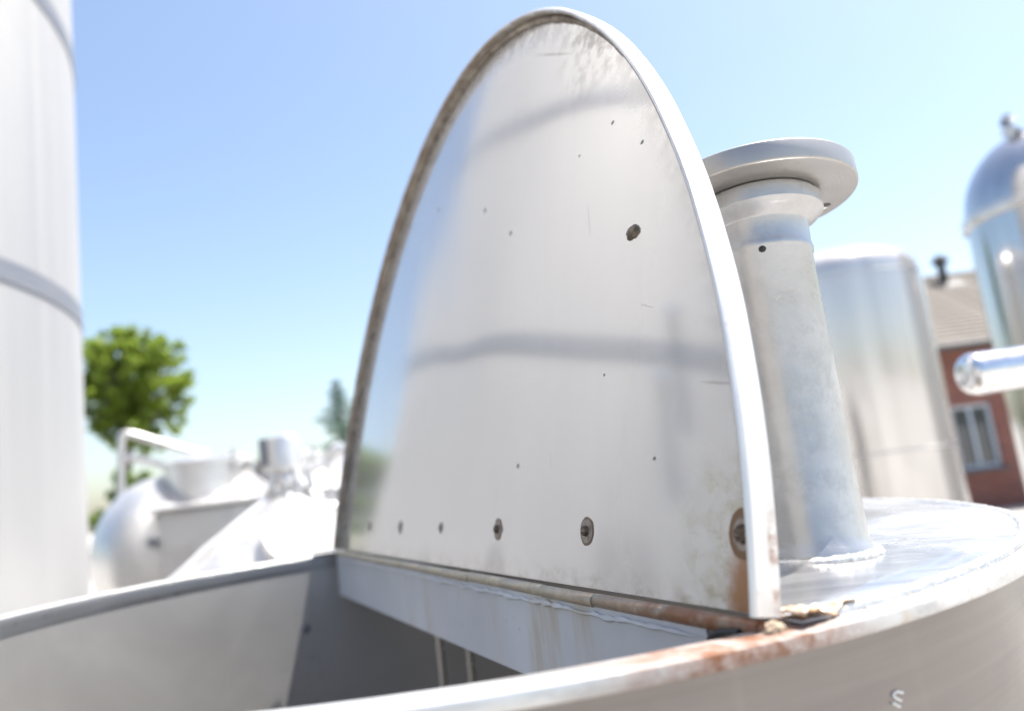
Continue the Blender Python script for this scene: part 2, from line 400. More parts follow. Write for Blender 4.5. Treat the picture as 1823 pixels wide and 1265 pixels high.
V = [hp(u, wv, RZ + 0.0035) for u, wv in ((0.572, -0.009), (0.590, -0.027), (0.603, -0.050), (0.615, -0.047), (0.612, 0.030), (0.572, 0.030))]  # plate added at the far hinge end, outlined to cast the inner wall's shadow edge
V += [v + Z * 0.003 for v in V]
obj('corner_shadow_plate', mesh('corner_shadow_plate', V, [tuple(range(6)), tuple(range(11, 5, -1))] + [(i, (i + 1) % 6, 6 + (i + 1) % 6, 6 + i) for i in range(6)], 0), M_rim, tank)

# baffle bars and bolt heads inside
for px, py in ((786, 1180), (838, 1185)):
    v = at(px, py, 1.0) - Vector((0, 0, ZC)); k = 1.30 / v.y
    p = T(v * k + Vector((0, 0, ZC)))
    obj('baffle_bar', tube('baffle_bar', [(p.x, p.y, 0.45), (p.x, p.y, RZ - 0.02)], 0.0065, 12), M_bar, tank)
for px, py in ((545, 1118), (698, 1092)):
    v = at(px, py, 1.0) - Vector((0, 0, ZC)); o2 = -TC.xy; A_ = v.xy.dot(v.xy); B_ = o2.dot(v.xy); C_ = o2.dot(o2) - 0.5842 ** 2
    t = (-B_ + sqrt(B_ * B_ - A_ * C_)) / A_; p = T(v * t + Vector((0, 0, ZC)))
    inn = Vector((-p.x, -p.y, 0)).normalized()
    obj('bolt_head', tube('bolt_head', [p - inn * 0.002, p + inn * 0.002, p + inn * 0.003], lambda i: (0.008, 0.008, 0.006)[i], 6, True, 20), M_strap, tank)
# chalk strokes on the outside
for k, stroke in enumerate((((1607, 1232), (1597, 1230), (1590, 1235), (1594, 1241), (1604, 1246)), ((1588, 1250), (1594, 1253), (1602, 1257)))):
    P = []
    for px, py in stroke:
        v = at(px, py, 1.0) - Vector((0, 0, ZC)); o2 = -TC.xy; A_ = v.xy.dot(v.xy); B_ = o2.dot(v.xy); C_ = o2.dot(o2) - 0.5904 ** 2
        t = (-B_ - sqrt(B_ * B_ - A_ * C_)) / A_; P.append(T(v * t + Vector((0, 0, ZC))))
    obj('chalk_mark', tube('chalk_mark', smoothpts(P, 4), lambda i: 0.0008 + 0.0005 * noise.noise(Vector((i * 0.9, k, 0))), 6), M_chalk, tank)

# ---- the raised half round lid
b = NB('lid_inside_steel')
obx = b.n('ShaderNodeSeparateXYZ'); b.l(b.tc.outputs['Object'], obx.inputs[0]); U_, V_ = obx.outputs[0], obx.outputs[1]
edge = b.math('SQRT', b.math('ADD', b.math('POWER', b.math('DIVIDE', U_, LA), 2.0), b.math('POWER', b.math('DIVIDE', V_, LB), 2.0)))
cl = b.noise(4, 6, 0.6); fi = b.noise(46, 6, 0.7); vf = b.noise(1, 4, 0.6, b.mapping((60, 3, 8))); dr = b.noise(1, 4, 0.6, b.mapping((22, 4.5, 1)))
col = b.mix(b.ramp(vf, 0.3, 0.7), (0.665, 0.65, 0.63), (0.68, 0.665, 0.645))
col = b.mix(b.ramp(dr, 0.5, 0.8, 0, 0.05), col, (0.48, 0.46, 0.43))
eg = b.math('MULTIPLY', b.ramp(edge, 0.93, 0.99), b.ramp(fi, 0.36, 0.62))
eg = b.math('MULTIPLY', eg, b.ramp(U_, -0.35, -0.1, 0.25, 1.0)); col = b.mix(b.math('MULTIPLY', eg, 0.8), col, (0.20, 0.15, 0.105))
# dark scuff under the crown, a scratch, smudges by the screws
top = b.math('MULTIPLY', b.ramp(b.dist((-0.37, 0.49, 0), (1.0, 1.1, 0)), 0.02, 0.10, 1, 0), b.ramp(fi, 0.44, 0.6))
col = b.mix(b.math('MULTIPLY', top, 0.6), col, (0.2, 0.18, 0.16))
scr = b.math('MULTIPLY', b.ramp(b.distr((-0.275, 0.514, 0), 0.54, (1.0, 45.0, 0)), 0.04, 0.062, 1, 0), b.ramp(fi, 0.34, 0.5))
col = b.mix(b.math('MULTIPLY', scr, 0.55), col, (0.2, 0.17, 0.15))
for pu, pv, rr in ((-0.184, 0.012, 0.035), (-0.42, 0.012, 0.06), (0.05, 0.004, 0.04)):
    s_ = b.math('MULTIPLY', b.ramp(b.dist((pu, pv, 0), (1, 1.3, 0)), rr * 0.2, rr, 1, 0), b.ramp(cl, 0.3, 0.6))
    col = b.mix(b.math('MULTIPLY', s_, 0.4), col, (0.25, 0.245, 0.25))
low = b.math('MULTIPLY', b.ramp(V_, 0.0, 0.022, 1, 0), b.ramp(fi, 0.40, 0.75)); col = b.mix(b.math('MULTIPLY', low, 0.5), col, (0.24, 0.19, 0.13))
for pu, pv, an, ln in ((-0.503, 0.0415, 0.1, 0.008), (-0.522, 0.043, 0.1, 0.007), (-0.531, 0.130, 0.2, 0.024), (-0.30, 0.10, 1.2, 0.012), (-0.18, 0.075, 1.9, 0.016), (-0.45, 0.20, 0.4, 0.012), (-0.36, 0.30, 1.4, 0.02), (0.1, 0.2, 1.5, 0.03)):
    s_ = b.ramp(b.distr((pu, pv, 0), an, (1.0, 22.0, 0)), ln * 0.6, ln, 1, 0); col = b.mix(b.math('MULTIPLY', s_, 0.4), col, (0.22, 0.2, 0.18))
spots = None
for pu, pv, rr in ((-0.398, 0.373, .0030), (-0.443, 0.333, .0030), (-0.1, 0.412, .0055), (-0.185, 0.352, .0045), (0.093, 0.489, .006), (-0.34, 0.37, .0022), (-0.23, 0.10, .004), (-0.46, 0.09, .0025), (-0.39, 0.16, .002)):
    s_ = b.ramp(b.dist((pu, pv, 0), (1, 1.5, 0)), rr * 0.6, rr, 1, 0)
    spots = s_ if spots is None else b.math('MAXIMUM', spots, s_)
col = b.mix(b.math('MULTIPLY', spots, 0.8), col, (0.09, 0.08, 0.075))
# rust run in the near bottom corner
dy = b.ramp(b.math('ADD', b.dist((-0.540, 0.012, 0), (1.2, 0.8, 0)), b.math('MULTIPLY', fi, -0.03)), 0.018, 0.062, 1, 0)
yel = b.math('MULTIPLY', dy, b.ramp(fi, 0.36, 0.70)); col = b.mix(b.math('MULTIPLY', yel, 0.55), col, (0.40, 0.33, 0.14))
rs = b.ramp(b.math('ADD', b.dist((-0.553, 0.006, 0), (1.5, 0.85, 0)), b.math('MULTIPLY', fi, -0.02)), 0.004, 0.030, 1, 0)
col = b.mix(b.math('MULTIPLY', rs, 0.9), col, (0.32, 0.13, 0.03))
dirt = b.math('MAXIMUM', b.math('MAXIMUM', eg, rs), b.math('MAXIMUM', spots, b.math('MULTIPLY', yel, 0.7)))
rough = b.math('ADD', b.ramp(cl, 0.3, 0.7, 0.075, 0.105), b.math('MULTIPLY', dirt, 0.4)); rough = b.math('ADD', rough, b.ramp(vf, 0.3, 0.7, -0.002, 0.004))
b.bump(vf, 0.002, 0.0003)
M_lid = b.done(col, rough, b.math('SUBTRACT', 0.72, b.math('MULTIPLY', dirt, 0.5)))

NF = D.cross(LUP).normalized()                                   # points away from the viewer side
def warp(u, v):
    s = max(0.0, 1 - (u / LA) ** 2 - (v / LB) ** 2)
    return s * (0.002 * sin(4.0 * v + 0.5) + 0.002 * sin(5 * u + 1) * (v / LB) + 0.002 * noise.noise(Vector((u * 4, v * 4, 3))))
Nr, Na = 40, 120; V = []; F = []
for side in (0, 1):
    for i in range(Nr + 1):
        for j in range(Na + 1):
            th = pi * j / Na; rr = i / Nr * 0.9985
            u, v = LA * rr * cos(th), LB * rr * sin(th); V.append((u, v, warp(u, v) + 0.002 * side))
K = (Nr + 1) * (Na + 1)
for side in (0, 1):
    for i in range(Nr):
        for j in range(Na):
            a = side * K + i * (Na + 1) + j; f = (a, a + 1, a + Na + 2, a + Na + 1); F.append(f if side else f[::-1])
for j in range(Na):
    a = Nr * (Na + 1) + j; F.append((a, a + 1, K + a + 1, K + a))
for i in range(Nr):
    for jj in (0, Na):
        a = i * (Na + 1) + jj; c2 = (i + 1) * (Na + 1) + jj; F.append((a, c2, K + c2, K + a))
lid = obj('lid', mesh('lid', V, F, 60), M_lid, tank)
lid['label'] = 'raised half round lid, its dull mirror inside spotted and rusty at the near bottom corner'
lid.matrix_local = Matrix.Translation(T(HM)) @ Matrix(((D.x, LUP.x, NF.x, 0), (D.y, LUP.y, NF.y, 0), (D.z, LUP.z, NF.z, 0), (0, 0, 0, 1)))

b = NB('flange_steel')
ob = b.n('ShaderNodeSeparateXYZ'); b.l(b.tc.outputs['Object'], ob.inputs[0])
geo = b.n('ShaderNodeNewGeometry')
inner = b.math('SQRT', b.math('ADD', b.math('POWER', b.math('DIVIDE', ob.outputs[0], LA), 2.0), b.math('POWER', b.math('DIVIDE', ob.outputs[1], LB), 2.0)))
inm = b.ramp(inner, 0.9976, 0.9988, 1, 0)
fr = b.noise(30, 6, 0.7); fi = b.noise(140, 4, 0.7); br = b.noise(1, 3, 0.6, b.mapping((8, 8, 240)))
col = b.mix(b.ramp(br, 0.3, 0.7), (0.66, 0.645, 0.62), (0.76, 0.745, 0.72)); col = b.mix(b.ramp(fi, 0.6, 0.75, 0, 0.25), col, (0.3, 0.27, 0.23))
din = b.math('MULTIPLY', inm, b.ramp(fr, 0.30, 0.58, 0.35, 1.0)); col = b.mix(b.math('MULTIPLY', din, 0.85), col, (0.24, 0.175, 0.12))
rsm = b.math('MULTIPLY', b.ramp(b.dist((-LA, 0.03, 0.0), (1, 0.45, 4)), 0.008, 0.02, 1, 0), b.ramp(fr, 0.42, 0.6)); col = b.mix(b.math('MULTIPLY', rsm, 0.8), col, RUST)
b.bump(b.math('ADD', br, fi), 0.2, 0.0007)
M_flange = b.done(col, b.ramp(fr, 0.3, 0.7, 0.3, 0.45), b.math('SUBTRACT', 0.5, b.math('MULTIPLY', b.math('MAXIMUM', din, rsm), 0.4)))
path = []; frames = []
for j in range(181):
    th = pi * j / 180; nrm = Vector((cos(th) / LA, sin(th) / LB, 0)).normalized()
    path.append(Vector((LA * cos(th), LB * sin(th), 0))); frames.append((nrm, Vector((0, 0, 1))))
wob = lambda j: 0.0006 * noise.noise(Vector((j * 0.15, 0, 8)))
path = [p + frames[j][0] * wob(j) for j, p in enumerate(path)]
prof = [(0.002, 0.0026), (0.0005, 0.0034), (-0.002, 0.0034), (-0.002, -0.0108), (-0.0030, -0.0125), (-0.0026, -0.0143), (-0.0008, -0.0153), (0.0010, -0.0148), (0.0020, -0.0131)]
obj('flange', sweep('flange', path, frames, prof, smooth=18), M_flange, lid)
# dried sealant bead in the corner between plate and flange
b = NB('old_sealant'); fr = b.noise(28, 6, 0.7); col = b.mix(b.ramp(fr, 0.35, 0.62), (0.34, 0.29, 0.23), (0.13, 0.10, 0.075)); b.bump(fr, 0.5, 0.002)
M_seal = b.done(col, 0.7, 0.0)
pts = []
for j in range(6, 301):
    th = pi * (j / 320 * 0.86); r_ = 0.9915 + 0.0012 * noise.noise(Vector((j * 0.22, 0, 4)))
    pts.append((LA * r_ * cos(th), LB * r_ * sin(th), -0.0025))
obj('sealant_bead', tube('sealant_bead', pts, lambda i: 0.0034 + 0.0013 * noise.noise(Vector((i * 0.2, 7, 1))), 8), M_seal, lid)

# rusty screws along the bottom of the lid
b = NB('screw_stain'); fr = b.noise(190, 5, 0.7); dd = b.dist((0, 0, 0), (1, 1, 0))
col = b.mix(b.ramp(fr, 0.35, 0.65), (0.38, 0.33, 0.28), (0.20, 0.15, 0.115)); col = b.mix(b.ramp(dd, 0.0082, 0.0100), col, (0.20, 0.115, 0.06)); b.bump(fr, 0.3, 0.0005)
M_stain = b.done(col, 0.55, 0.35)
M_scr = flat('screw_rust', (0.11, 0.075, 0.05), 0.55, 0.5, 0.6, 300, 0.6, 0.0008)
sizes = (0.0132, 0.0100, 0.0096, 0.0060, 0.0085, 0.0075, 0.006)
for i in range(7):
    u = -0.549 + 0.1805 * i; r = sizes[i]
    V = [(0, 0, -0.0012)]; F = []; ns = 40
    for k in range(ns):
        a = 2 * pi * k / ns; q = r * (1 + 0.07 * noise.noise(Vector((cos(a) * 1.4, sin(a) * 1.4, i * 3.0))))
        V.append((q * cos(a), q * sin(a) * 1.06, -0.0006))
    for k in range(ns): F.append((0, 1 + k, 1 + (k + 1) % ns))
    V += [(x, y, 0.003) for x, y, z in V[1:]]; 
    for k in range(ns): F.append((1 + k, 1 + (k + 1) % ns, ns + 1 + (k + 1) % ns, ns + 1 + k))
    wz = warp(u, 0.0415)
    washer = obj('screw_washer', mesh('screw_washer', V, F, 40), M_stain, lid, (u, 0.0415, wz))
    # slotted head
    bm = bmesh.new(); rh = r * (0.42 if i < 3 else 0.3)
    for s in ((-1, 1) if i < 3 else ()):
        pr = []
        for k in range(13):
            a = -pi / 2 + 0.14 + (pi - 0.28) * k / 12 if s > 0 else pi / 2 + 0.14 + (pi - 0.28) * k / 12
            pr.append((rh * cos(a), rh * sin(a)))
        lo = [bm.verts.new((x, y, 0)) for x, y in pr]; hi = [bm.verts.new((x * 0.85, y * 0.85, -0.0028)) for x, y in pr]
        bm.faces.new(hi)
        for k in range(13): bm.faces.new((lo[k], lo[(k + 1) % 13], hi[(k + 1) % 13], hi[k]))
    bmesh.ops.recalc_face_normals(bm, faces=bm.faces)
    bmesh.ops.rotate(bm, verts=bm.verts, cent=(0, 0, 0), matrix=Matrix.Rotation(1.45 + i * 0.9 if i != 1 else 1.57, 3, 'Z'))
    if i >= 3: bmesh.ops.create_cone(bm, cap_ends=True, segments=14, radius1=rh * 0.8, radius2=rh, depth=0.003)
    me = bpy.data.meshes.new('screw'); bm.to_mesh(me); bm.free()
    obj('screw', finish(me, 30), M_scr, lid, (u, 0.0415, wz - 0.001))
# chip of old adhesive
bm = bmesh.new(); bmesh.ops.create_icosphere(bm, subdivisions=3, radius=1)
for v in bm.verts:
    k = 1 + 0.5 * noise.noise(v.co * 1.5 + Vector((4, 2, 1))); v.co = Vector((v.co.x * 0.0090 * k, v.co.y * 0.0052 * k - 0.002 * abs(v.co.x), v.co.z * 0.0026))
me = bpy.data.meshes.new('adhesive_chip'); bm.to_mesh(me); bm.free()
obj('adhesive_chip', finish(me, 60), flat('adhesive', (0.13, 0.10, 0.065), 0.5, 0.2, 0.7, 260), lid, (-0.431, 0.264, warp(-0.431, 0.264) - 0.0005))

# ---- flanged pipe on the fixed cover
b = NB('pipe_steel')
cl = b.noise(9, 6, 0.65, None, 0.4); fi = b.noise(70, 5, 0.7); st = b.noise(1, 4, 0.6, b.mapping((40, 40, 5)))
col = b.mix(b.ramp(cl, 0.32, 0.68), (0.40, 0.40, 0.405), (0.50, 0.50, 0.50)); col = b.mix(b.ramp(st, 0.58, 0.78, 0, 0.35), col, (0.32, 0.30, 0.28))
spk = b.math('MULTIPLY', b.ramp(cl, 0.42, 0.66), b.ramp(fi, 0.42, 0.70)); col = b.mix(b.math('MULTIPLY', spk, 0.3), col, (0.2, 0.195, 0.2))
b.bump(b.math('ADD', fi, b.math('MULTIPLY', cl, 2)), 0.35, 0.0012)
M_pipe = b.done(col, b.ramp(cl, 0.3, 0.7, 0.24, 0.42), 0.82)
PX, PY, PR = 0.212, 0.604, 0.039
pc = T((PX, PY, 0)); zb0 = RZ + 0.004
zf0 = ZC + 0.205; zf1 = ZC + 0.222
pprof = [(PR + 0.005, zb0 - 0.006), (PR + 0.0045, zb0 + 0.004), (PR + 0.002, zb0 + 0.009), (PR, zb0 + 0.016), (PR, zf0 - 0.052), (PR + 0.0012, zf0 - 0.050), (PR + 0.0016, zf0 - 0.047), (PR + 0.001, zf0 - 0.045), (PR + 0.0005, zf0 - 0.042), (PR + 0.001, zf0 - 0.026),
         (PR + 0.002, zf0 - 0.024), (PR + 0.011, zf0 - 0.019), (PR + 0.0150, zf0 - 0.015), (PR + 0.0155, zf0 - 0.005), (PR + 0.012, zf0 - 0.0035), (PR + 0.012, zf0 - 0.001), (PR - 0.003, zf0 - 0.001), (PR - 0.003, zb0 - 0.006)]
npipe = obj('nozzle_pipe', lathe('nozzle_pipe', pprof, 72, (pc.x, pc.y, 0)), M_pipe, tank)
bm = bmesh.new(); bmesh.ops.create_uvsphere(bm, u_segments=12, v_segments=8, radius=0.003)
me = bpy.data.meshes.new('drill_hole'); bm.to_mesh(me); bm.free()
pv = at(1356, 436, 0.565); dirp = Vector((pv.x - PX, pv.y - PY, 0)).normalized()
o = obj('drill_hole', finish(me), M_black, npipe, T(Vector((PX, PY, 0)) + dirp * (PR + 0.0002)) + Vector((0, 0, pv.z))); o.scale = (1, 1, 0.9)
npipe.matrix_local = Matrix.Translation((pc.x, pc.y, zb0)) @ Matrix.Rotation(radians(5), 4, Vector((-0.94, 0.33, 0))) @ Matrix.Translation((-pc.x, -pc.y, -zb0))
pts = [(pc.x + (PR + 0.0045) * cos(t), pc.y + (PR + 0.0045) * sin(t), RZ + 0.0072) for t in [2 * pi * k / 240 for k in range(241)]]
obj('weld_bead', tube('weld_bead', pts, lambda i: 0.0040 + 0.0003 * abs(sin(i * 0.7)) + 0.0009 * noise.noise(Vector((i * 0.16, 1, 5))), 8, False), M_weld, tank)
def disc_with_holes(name, R, bore, holes, z0, z1, bev=0.0015):
    cu = bpy.data.curves.new(name, 'CURVE'); cu.dimensions = '2D'; cu.fill_mode = 'BOTH'; cu.extrude = (z1 - z0) / 2 - bev; cu.bevel_depth = bev; cu.bevel_resolution = 2
    def ring(cx, cy, r, n):
        s = cu.splines.new('POLY'); s.points.add(n - 1); s.use_cyclic_u = True
        for k in range(n): a = 2 * pi * k / n; s.points[k].co = (cx + r * cos(a), cy + r * sin(a), 0, 1)
    ring(0, 0, R, 96); ring(0, 0, bore, 64)
    for hx, hy, hr in holes: ring(hx, hy, hr, 20)
    o = bpy.data.objects.new(name + '_tmp', cu); COL.objects.link(o)
    dg = bpy.context.evaluated_depsgraph_get(); me = bpy.data.meshes.new_from_object(o.evaluated_get(dg)); me.name = name
    bpy.data.objects.remove(o)
    for v in me.vertices: v.co.z += (z0 + z1) / 2
    me.materials.clear()
    return finish(me, 35)
b = NB('pipe_flange_steel'); cl = b.noise(7, 6, 0.65); fi = b.noise(60, 5, 0.7); cc = b.n('ShaderNodeTexWave', wave_type='RINGS', rings_direction='Z')
cc.inputs['Scale'].default_value = 90; b.l(b.tc.outputs['Object'], cc.inputs['Vector'])
col = b.mix(b.ramp(cl, 0.3, 0.7), (0.34, 0.325, 0.305), (0.42, 0.405, 0.385)); col = b.mix(b.math('MULTIPLY', b.ramp(fi, 0.55, 0.7), b.ramp(cl, 0.45, 0.65, 0, 0.5)), col, (0.25, 0.21, 0.17))
b.bump(b.math('ADD', b.math('MULTIPLY', cc.outputs[1], 0.4), fi), 0.15, 0.0006)
M_pfl = b.done(col, b.ramp(cl, 0.3, 0.7, 0.3, 0.45), 0.78)
HA = 0.22
holes = [(0.068 * cos(HA + k * pi / 4), 0.068 * sin(HA + k * pi / 4), 0.0065) for k in range(8)]
pf = obj('pipe_flange', disc_with_holes('pipe_flange', 0.082, PR - 0.003, [h for i, h in enumerate(holes) if i in (0, 2, 4)], 0, zf1 - zf0), M_pfl, npipe, (pc.x, pc.y, zf0))

# ------------------------------------------------------------------ tall silo at the left
silo = thing('silo', 'tall white steel silo with two dark hoops at the left edge', 'silo', (-3.34, 2.62, 0))
SR = 1.6
obj('body', lathe('body', [(0, 0), (SR, 0), (SR, 8.6), (SR * 0.8, 8.9), (0, 9.1)], 128), M_silo, silo)
for z in (ZC + 0.945, ZC + 2.195, ZC + 3.45):
    obj('hoop', lathe('hoop', [(SR - 0.002, z - 0.042), (SR + 0.006, z - 0.040), (SR + 0.006, z + 0.040), (SR - 0.002, z + 0.042)], 128), M_hoop, silo)
# sampling valve with sight tube on the side that faces the lid
sa = radians(-28); sv = Vector((cos(sa), sin(sa), 0))
P0 = sv * (SR + 0.05)
for z in (2.45, 2.72):
    obj('sample_valve', tube('sample_valve', [sv * (SR - 0.01) + Z * z, sv * (SR + 0.03) + Z * z, P0 + sv * 0.05 + Z * z, P0 + sv * 0.07 + Z * z], lambda i: (0.018, 0.018, 0.03, 0.02)[i], 14), M_chrome, silo)

# ------------------------------------------------------------------ tanks at the right
def vtank(name, label, c, r, ztop, mat, seam=None, cat='tank'):
    t = thing(name, label, cat, (c.x, c.y, 0))
    z1 = ztop - r * 0.46
    prof = [(0, 0.05), (r * 0.9, 0.05), (r, 0.12), (r, z1)]
    for k in range(1, 7):
        a = k / 6 * radians(62); prof.append((r - r * 0.30 * (1 - cos(a)) , z1 + r * 0.30 * sin(a)))
    rk, zk = prof[-1]
    for k in range(1, 15):
        s = 1 - k / 14; prof.append((rk * s, zk + (ztop - zk) * (1 - s * s)))
    obj('body', lathe('body', prof, 96), mat, t)
    for zz in (z1 - 0.02, z1 - 1.02):
        obj('weld_seam', lathe('weld_seam', [(r - 0.002, zz - 0.006), (r + 0.0025, zz - 0.003), (r + 0.0025, zz + 0.003), (r - 0.002, zz + 0.006)], 96), M_sat, t)
    return t, z1
cA = at(1512, 640, 4.6); zA = at(1530, 428, 4.4).z
tA, z1 = vtank('storage_tank', 'polished upright tank with rounded top standing behind the flanged pipe', cA, 0.47, zA, M_pol)
for k in range(3):
    a = radians(90 + 120 * k); obj('leg', tube('leg', [(0.36 * cos(a), 0.36 * sin(a), 0.0), (0.36 * cos(a), 0.36 * sin(a), 0.2)], 0.03, 10), M_sat, tA)
cB = at(1738, 440, 4.0) + Vector((0.36, 0.1, 0)); rB = 0.52; cB = cB + Vector((0.86, -0.50, 0)).normalized() * 0 + Vector((rB * 0.90, 0.30, 0)); z1 = at(1722, 385, cB.y).z; zB = z1 + 0.50
tB = thing('domed_tank', 'upright steel tank with blue reflecting dome at the right edge', 'tank', (cB.x, cB.y, 0))
obj('body', lathe('body', [(0, 0.05), (rB * 0.9, 0.05), (rB, 0.12), (rB, z1)] + [(rB * cos(k / 20 * pi / 2) ** 0.85, z1 + 0.50 * sin(k / 20 * pi / 2)) for k in range(1, 20)] + [(0, zB)], 96), M_polb, tB)
obj('shoulder_ring', lathe('shoulder_ring', [(rB - 0.005, z1 - 0.05), (rB + 0.02, z1 - 0.045), (rB + 0.026, z1 - 0.01), (rB + 0.02, z1 + 0.02), (rB - 0.005, z1 + 0.03)], 96), M_pol, tB)
for k in range(3):
    a = radians(80 + 120 * k); obj('leg', tube('leg', [(0.44 * cos(a), 0.44 * sin(a), 0.0), (0.44 * cos(a), 0.44 * sin(a), 0.2)], 0.035, 10), M_sat, tB)
# small relief valve on the dome
vp = at(1800, 236, cB.y - 0.1) - Vector((cB.x, cB.y, 0))
zs = vp.z
vb = obj('relief_valve', lathe('relief_valve', [(0.0, -0.16), (0.028, -0.16), (0.028, 0.0), (0.05, 0.0), (0.05, 0.02), (0.022, 0.025), (0.022, 0.07), (0.036, 0.08), (0.030, 0.11), (0.0, 0.12)], 24, (vp.x, vp.y, zs)), M_bright, tB)
obj('valve_outlet', tube('valve_outlet', [(vp.x, vp.y, zs + 0.055), (vp.x - 0.05, vp.y - 0.02, zs + 0.055)], 0.022, 14), M_strap, vb)

# polished pipe arm
p0 = at(1716, 668, 1.55); p1 = p0 + Vector((0.62, 0.05, 0.015)); rp = 0.043
arm = thing('pipe_stand', 'shiny round ended pipe jutting in from the right edge before the house', 'pipe', (p1.x, p1.y, 0))
ax = (p1 - p0).normalized(); b0 = p0 - Vector((p1.x, p1.y, 0)); b1 = p1 - Vector((p1.x, p1.y, 0))
P = []; rad = []
for k in range(9):
    a = k / 8 * pi / 2; P.append(b0 + ax * (0.022 * (1 - cos(a)))); rad.append(max(0.002, rp - 0.022 + 0.022 * sin(a)))
P[0] = P[0]; P.append(b1); rad.append(rp)
obj('arm', tube('arm', P, lambda i: rad[i], 40, True, 60), M_chrome, arm)
obj('post', tube('post', [(0, 0, 0), (0, 0, b1.z - 0.03), (0, 0, b1.z + 0.035)], lambda i: (0.05, 0.05, 0.05)[i], 24), M_chrome, arm)
obj('foot_plate', lathe('foot_plate', [(0, 0), (0.16, 0), (0.16, 0.012), (0.0, 0.012)], 32), M_sat, arm)

# ------------------------------------------------------------------ brick house
HY = 15.0
wl = at(1560, 700, HY); e0 = at(1665, 614, HY - 0.35); hx0 = at(1480, 700, HY).x; hx1 = at(2250, 700, HY).x
ze = at(1700, 607, HY - 0.3).z; zr = at(1690, 484, HY + 2.6).z; win0 = at(1690, 724, HY); win1 = at(1788, 828, HY)
house = thing('brick_house', 'low red brick house with brown tiled roof behind the right hand tanks', 'house', (hx0, HY, 0))
b = NB('red_brick'); bk = b.n('ShaderNodeTexBrick')
mp = b.mapping((1, 1, 1), (pi / 2, 0, 0)); b.l(mp, bk.inputs['Vector'])
bk.inputs['Scale'].default_value = 1.0; bk.inputs['Brick Width'].default_value = 0.25; bk.inputs['Row Height'].default_value = 0.075; bk.inputs['Mortar Size'].default_value = 0.006
bk.inputs['Color1'].default_value = (0.24, 0.082, 0.055, 1); bk.inputs['Color2'].default_value = (0.15, 0.05, 0.038, 1); bk.inputs['Mortar'].default_value = (0.22, 0.18, 0.155, 1)
n = b.noise(3, 5, 0.6); cb = b.mix(b.ramp(n, 0.4, 0.7, 0, 0.4), bk.outputs[0], (0.17, 0.055, 0.04)); b.bump(bk.outputs[1], -0.6, 0.006)
M_brick = b.done(cb, 0.85, 0)
W_ = hx1 - hx0; wx0, wx1 = win0.x - hx0, win1.x - hx0; wz0, wz1 = win1.z, win0.z
# front wall with a real opening
def wall_with_hole(name, x0, x1, z0, z1, holes, t=0.3):
    xs = sorted({x0, x1, *[h[0] for h in holes], *[h[1] for h in holes]}); zs = sorted({z0, z1, *[h[2] for h in holes], *[h[3] for h in holes]})
    bm = bmesh.new()
    for i in range(len(xs) - 1):
        for j in range(len(zs) - 1):
            cx, cz = (xs[i] + xs[i + 1]) / 2, (zs[j] + zs[j + 1]) / 2
            if any(h[0] < cx < h[1] and h[2] < cz < h[3] for h in holes): continue
            bm.faces.new([bm.verts.new(p) for p in ((xs[i], 0, zs[j]), (xs[i + 1], 0, zs[j]), (xs[i + 1], 0, zs[j + 1]), (xs[i], 0, zs[j + 1]))])
    bmesh.ops.remove_doubles(bm, verts=bm.verts, dist=1e-5)
    g = bmesh.ops.extrude_face_region(bm, geom=bm.faces[:]); bmesh.ops.translate(bm, verts=[v for v in g['geom'] if isinstance(v, bmesh.types.BMVert)], vec=(0, t, 0))
    bmesh.ops.recalc_face_normals(bm, faces=bm.faces); me = bpy.data.meshes.new(name); bm.to_mesh(me); bm.free(); return finish(me, 30)
obj('front_wall', wall_with_hole('front_wall', 0, W_, 0, ze, [(wx0, wx1, wz0, wz1)]), M_brick, house)
dep = 6.4; rz = zr - 0.0
V = [(0, 0.3, 0), (0, dep, 0), (0, dep, ze), (0, dep / 2, rz - 0.1), (0, 0.3, ze)]
for xx in (0.001, W_ - 0.3):
    vv = [(x + xx, y, z) for x, y, z in V] + [(x + xx + 0.3, y, z) for x, y, z in V]
    obj('gable_wall', mesh('gable_wall', vv, [(0, 1, 2, 3, 4), (9, 8, 7, 6, 5)] + [(i, (i + 1) % 5, 5 + (i + 1) % 5, 5 + i) for i in range(5)], 0), M_brick, house)
b = NB('roof_tile'); n = b.noise(5, 5, 0.6); n2 = b.noise(30, 3, 0.6)
tw = b.n('ShaderNodeTexWave', bands_direction='X'); tw.inputs['Scale'].default_value = 1.05; b.l(b.tc.outputs['Object'], tw.inputs['Vector'])
col = b.mix(b.ramp(n, 0.35, 0.7), (0.115, 0.10, 0.085), (0.16, 0.14, 0.12)); col = b.mix(b.ramp(n2, 0.5, 0.8, 0, 0.4), col, (0.15, 0.12, 0.1)); b.bump(tw.outputs[1], 0.6, 0.03)
M_tile = b.done(col, 0.8, 0)
ry = dep / 2
slope = sqrt(ry ** 2 + (rz - ze) ** 2); ang = atan2(rz - ze + 0.12, ry + 0.35)
roof = obj('roof', mesh('roof', [(-0.3, -0.35, ze - 0.06), (W_ + 0.3, -0.35, ze - 0.06), (W_ + 0.3, ry, rz), (-0.3, ry, rz), (-0.3, dep + 0.35, ze - 0.06), (W_ + 0.3, dep + 0.35, ze - 0.06),
      (-0.3, -0.35, ze - 0.18), (W_ + 0.3, -0.35, ze - 0.18), (W_ + 0.3, ry, rz - 0.13), (-0.3, ry, rz - 0.13), (-0.3, dep + 0.35, ze - 0.18), (W_ + 0.3, dep + 0.35, ze - 0.18)],
      [(0, 1, 2, 3), (3, 2, 5, 4), (7, 6, 9, 8), (8, 9, 10, 11), (0, 6, 7, 1), (4, 5, 11, 10), (0, 3, 9, 6), (3, 4, 10, 9), (1, 7, 8, 2), (2, 8, 11, 5)], 0), M_tile, house)
